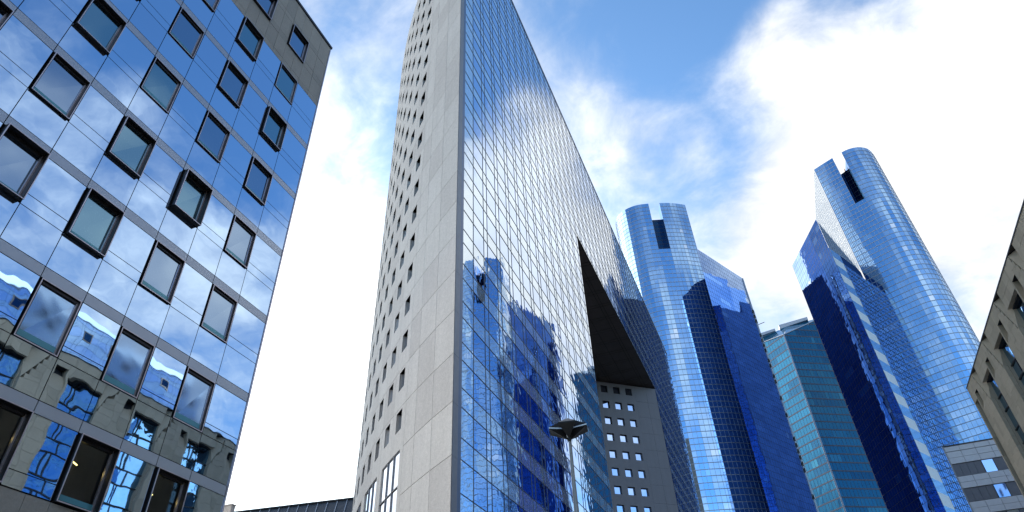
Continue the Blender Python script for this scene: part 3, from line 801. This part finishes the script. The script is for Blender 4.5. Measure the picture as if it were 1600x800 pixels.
# ------------------------------------------------------------------ stone building across the street (right)
def stone_building():
    T = thing('stone_building', 'brown stone building with tall pointed window strips at the right edge', 'building', (40, 32))
    TR_ = 22.5; RZ = 31.36; SA, SB = -20.0, 78.0
    st = MB(); PIT = 7.12; W0 = 62.25
    def blk(s0, s1, z0, z1, t0=TR_):
        if s1 - s0 < .02 or z1 - z0 < .02: return
        nx = max(1, round((s1 - s0) / 1.25)); nz = max(1, round((z1 - z0) / .95))
        for i in range(nx):
            for k in range(nz):
                st.box((s0 + (s1 - s0) * i / nx + .009, t0 + jit(.004), z0 + (z1 - z0) * k / nz + .009), (s0 + (s1 - s0) * (i + 1) / nx - .009, t0 + .35, z0 + (z1 - z0) * (k + 1) / nz - .009), random.choice(('stone_brown', 'stone_brown', 'stone_brown2')))
    starts = [W0 + PIT * k for k in range(-11, 3)]
    prev = SA
    for a in starts:
        b = min(a + 3.35, SB - .3)
        # pier before this window, with its small square hole high up
        h0, h1 = a - 1.35, a - .25
        if a - prev > 2 and h0 > prev:
            blk(prev, h0, ZB, RZ); blk(h1, a, ZB, RZ); blk(h0, h1, 30.05, RZ)
            blk(h0, h1, ZB, 28.2)
            # hole and the chute sloping out under it
            st.poly([(h0, TR_, 28.2), (h1, TR_, 28.2), (h1, TR_ + .5, 29.45), (h0, TR_ + .5, 29.45)], 'stone_brown2')
            st.poly([(h0, TR_ + .5, 29.45), (h1, TR_ + .5, 29.45), (h1, TR_ + .7, 30.05), (h0, TR_ + .7, 30.05)], 'joint')
            st.poly([(h0, TR_, 30.05), (h1, TR_, 30.05), (h1, TR_ + .7, 30.05), (h0, TR_ + .7, 30.05)], 'joint')
            for x in (h0, h1): st.poly([(x, TR_, 28.2), (x, TR_, 30.05), (x, TR_ + .7, 30.05), (x, TR_ + .5, 29.45)], 'stone_brown2')
        elif a > prev: blk(prev, a, ZB, RZ)
        blk(a, b, 29.55, RZ)
        # splayed pocket running up to the roof on the far side
        prev = b
        if b + 1.75 < SB:
            s0, s1 = b, b + 1.7
            blk(s0, s1, ZB, 27.8)
            n = 6
            for q in range(n):
                za, zb_ = 27.8 + (RZ - 27.8) * q / n, 27.8 + (RZ - 27.8) * (q + 1) / n
                blk(s0 + 1.7 * (q + 1) / n, s1, za, zb_)
            st.poly([(s0, TR_, 27.8), (s1, TR_, RZ), (s0, TR_ + .9, RZ - .1)], 'stone_brown2')
            st.poly([(s0, TR_, 27.8), (s0, TR_ + .9, RZ - .1), (s0, TR_ + .9, 27.8)], 'stone_brown2')
            prev = s1
    blk(prev, SB, ZB, RZ) if SB - prev > .05 else None
    part(st, 'stone_wall', T)
    bd = MB(); bd.box((SA + .1, TR_ + .95, ZB), (SB - .1, 45, RZ - .05), 'core'); part(bd, 'core_body', T)
    bk_ = MB(); bk_.box((SB - .35, TR_ + .36, ZB), (SB, 45, RZ - .02), 'stone_brown2'); part(bk_, 'end_wall', T)
    for a in starts:
        b = min(a + 3.35, SB - .3)
        fm = MB(); gm = MB(); tw = TR_ + .62
        w_ = b - a; z = 29.55
        # pointed head: a slanting stone-dark blind in the top corner
        lv = []; q = 0
        while z > ZB:
            zn = z - (1.9 if q % 2 == 0 else 1.35)
            ss = [a, a + w_ * .30, a + w_ * .42, b] if q % 2 == 0 else [a, a + w_ * .55, b]
            for x0, x1 in zip(ss, ss[1:]):
                ti = jit(.012); tj = jit(.012)
                gm.poly([(x0 + .03, tw + ti, zn + .03), (x1 - .03, tw - ti, zn + .03), (x1 - .03, tw + tj, z - .03), (x0 + .03, tw - tj, z - .03)], 'bay_glass')
            for x in ss[1:-1]: fm.box((x - .05, tw - .07, zn + .06), (x + .05, tw + .06, z - .06), 'dark_metal')
            fm.box((a, tw - .09, zn - .06), (b, tw + .06, zn + .06), 'dark_metal'); z = zn; q += 1
        fm.box((a - .001, TR_ + .36, ZB), (a + .06, tw + .05, 29.54), 'stone_brown2'); fm.box((b - .06, TR_ + .36, ZB), (b + .001, tw + .05, 29.54), 'stone_brown2')
        fm.box((a + .06, TR_ + .36, 29.45), (b - .06, tw + .05, 29.54), 'joint')
        wn = part(fm, 'window_strip', T); part(gm, 'pane', T, wn)
    cp_ = MB(); cp_.box((SA, TR_ - .05, RZ), (SB, 45, RZ + .1), 'dark_metal'); part(cp_, 'roof_coping', T)
    return T
stone_building()

# ------------------------------------------------------------------ small panelled building, lower right
def panel_building():
    T = thing('panel_building', 'small pale grey panelled building with two bright windows at the lower right', 'building', (108, 32))
    S = 100.0; t0, t1 = 22.95, 44.0
    zz_ = [(32.25, 32.9, 'w'), (30.62, 32.2, 'w'), (29.0, 30.55, 'g'), (27.45, 28.95, 'w'), (25.78, 27.38, 'g'), (24.2, 25.72, 'w'), (22.5, 24.14, 'g'), (20, 22.4, 'w')]
    pn = MB(); wn = []
    for (a, b, k) in zz_:
        if k == 'w':
            x = t0
            while x < t1:
                n_ = 1 if b - a < 1 else 2
                for q in range(n_):
                    pn.box((S - .02 + jit(.01), x + .02, a + (b - a) * q / n_ + .015), (S + .3, min(x + 1.75, t1) - .02, a + (b - a) * (q + 1) / n_ - .015), 'white_panel')
                x += 1.75
        else:
            x = t0; q = 0
            while x < t1:
                w_ = .85 if x < 25.6 else 1.4
                if 25.6 < x < 26.6: wn.append((x, x + w_, a, b))
                else: pn.box((S + .08, x + .015, a), (S + .3, min(x + w_, t1) - .015, b), 'grey_panel')
                x += w_; q += 1
    pn.box((S + .1, t0 + .01, ZB), (S + .31, t1, 20), 'white_panel')
    part(pn, 'panel_wall', T)
    for (x0, x1, a, b) in wn:
        f = MB(); f.box((S + .02, x0, a), (S + .2, x0 + .05, b), 'dark_metal'); f.box((S + .02, x1 - .05, a), (S + .2, x1, b), 'dark_metal')
        wo_ = part(f, 'window', T); p = MB(); p.poly([(S + .1, x0 + .05, a), (S + .1, x1 - .05, a), (S + .13, x1 - .05, b), (S + .13, x0 + .05, b)], 'jamb_pane'); part(p, 'pane', T, wo_)
    bd = MB(); bd.prism([(S + .32, t0 + .1), (S + 12, t0 * 1.14), (S + 12, t1), (S + .32, t1)], ZB, 32.85, 'grey_panel'); part(bd, 'core_body', T)
    tr = MB(); tr.box((S - .05, t0 - .12, ZB), (S + .2, t0, 32.95), 'fin_metal'); tr.box((S - .06, t0 - .12, 32.95), (S + .3, t1, 33.08), 'dark_metal'); part(tr, 'edge_trim', T)
panel_building()

# ------------------------------------------------------------------ low metal-clad building between the left pair
def low_building():
    T = thing('low_building', 'low dark metal clad building with pale seams beside the foot of the wedge tower', 'building', (62, -50))
    a, b = np.array([56.2, -53.5]), np.array([58.6, -39.0]); d = (b - a) / np.hypot(*(b - a)); n = np.array([-d[1], d[0]])
    if n @ a > 0: n = -n
    z1 = 23.98; cl = MB(); sm = MB()
    a = a - d * 6; L_ = 30; k = 0.0
    P = lambda l, z, o=0: (a[0] + d[0] * l + n[0] * ((z1 - z) * .25 + o), a[1] + d[1] * l + n[1] * ((z1 - z) * .25 + o), z)
    while k < L_:
        cl.poly([P(k, 8), P(k + 1.1, 8), P(k + 1.1, z1), P(k, z1)], 'roof_metal')
        s_ = [P(k - .04 + .0, 8, 0), P(k + .04, 8, 0), P(k + .04, 8, .08), P(k - .04, 8, .08)]
        sm.hexa(s_ + [P(k - .04 + .9, z1, 0), P(k + .04 + .9, z1, 0), P(k + .04 + .9, z1, .08), P(k - .04 + .9, z1, .08)], 'mullion_pale')
        k += 1.1
    part(cl, 'metal_cladding', T); part(sm, 'seams', T)
    e0, e1 = a + d * 0, a + d * L_
    bd = MB(); bd.prism([tuple(e0 - n * .1), tuple(e1 - n * .1), tuple(e1 - n * 14), tuple(e0 - n * 14)], ZB, z1 - .05, 'roof_metal'); part(bd, 'core_body', T)
    cp_ = MB(); cp_.prism([tuple(e0 + n * .15), tuple(e1 + n * .15), tuple(e1 - n * .4), tuple(e0 - n * .4)], z1, z1 + .14, 'dark_metal'); part(cp_, 'roof_coping', T)
low_building()
def wall_stub():
    T = thing('stair_block', 'small pale concrete block peeping out beside the foot of the left office block', 'building', (24.3, -22.6))
    m = MB(); m.box((24.0, -23.9, ZB), (24.25, -23.36, 10.68), 'concrete_pale'); part(m, 'wall', T)
    m = MB(); m.box((23.97, -23.92, 10.68), (24.28, -23.33, 10.73), 'concrete'); part(m, 'coping', T)
wall_stub()

# ------------------------------------------------------------------ block standing behind the stone building; it shows in the left facade's reflection
def rear_block():
    T = thing('rear_block', 'pale block with scattered square windows, mirrored low in the left facade', 'building', (50, 55))
    w_ = MB(); S_, E_, t = 22, 68, 46.0; zr = 50.5
    w_.box((S_, t, ZB), (E_, t + 18, zr), 'tw3'); part(w_, 'wall', T)
    for i in range(12):
        for k in range(4):
            s = S_ + 2 + i * 4.6; z = zr - 3.5 - k * 4.2
            if s + 1.6 > E_: continue
            f = MB(); f.box((s, t - .06, z), (s + 1.5, t - .003, z + 1.5), 'dark_metal'); wo_ = part(f, 'window', T)
            p = MB(); p.poly([(s + .12, t - .065, z + .12), (s + 1.38, t - .065, z + .12), (s + 1.38, t - .065, z + 1.38), (s + .12, t - .065, z + 1.38)], 'recess_glass'); part(p, 'pane', T, wo_)
rear_block()

# ------------------------------------------------------------------ street lamp
def street_lamp():
    cs, ct_ = 13.05, -3.71
    T = thing('street_lamp', 'grey street lamp with a dark faceted star shaped head in front of the glass tower', 'lamp', (cs, ct_))
    m = MB(); m.bar((cs, ct_, ZB), (cs, ct_, 4.2), .105, 'pole_metal', 24, .052); m.bar((cs, ct_, 4.2), (cs, ct_, 5.78), .052, 'pole_metal', 24, .026)
    part(m, 'pole', T)
    m = MB(); m.bar((cs, ct_, ZB + .001), (cs, ct_, ZB + .5), .16, 'pole_metal', 20, .14); part(m, 'base', T)
    zt_, zb_ = 5.98, 5.62; rr, ww = .41, .19
    th0 = math.atan2(-ct_, -cs) + .06               # one petal faces the eye
    c = np.array([cs, ct_]); ap = (cs, ct_, zt_ + .28)
    for q in range(4):
        th = th0 + q * math.pi / 2; d = np.array([math.cos(th), math.sin(th)]); n = np.array([-d[1], d[0]])
        A = (*(c + d * rr + n * ww), zt_); B_ = (*(c + d * rr - n * ww), zt_)
        P = (*(c + d * .045), zt_ - .21); V1 = (*(c + (d + n) * .075), zt_); V2 = (*(c + (d - n) * .075), zt_)
        I = (*(c + d * (rr - .16)), zt_ - .075)
        up = lambda p: (p[0], p[1], p[2] + .028)
        m = MB()
        for tri in ((A, V1, P), (B_, V2, P), (up(A), up(B_), ap), (up(A), up(V1), ap), (up(B_), up(V2), ap), (A, B_, up(B_), up(A))): m.poly(list(tri), 'lamp_black')
        po = part(m, 'petal', T)
        m = MB(); m.poly([A, B_, I], 'lamp_grey'); m.poly([A, I, P], 'lamp_grey'); m.poly([B_, I, P], 'lamp_grey'); part(m, 'reflector', T, po)
        m = MB(); m.poly([A, V1, up(V1), up(A)], 'slot'); m.poly([B_, V2, up(V2), up(B_)], 'slot'); part(m, 'light_slot', T, po)
    m = MB(); m.bar((cs, ct_, zt_ - .26), (cs, ct_, zt_ - .18), .038, 'lamp_black', 12, .05); part(m, 'collar', T)
street_lamp()
for o in bpy.data.objects:
    if '_base' in o: del o['_base']
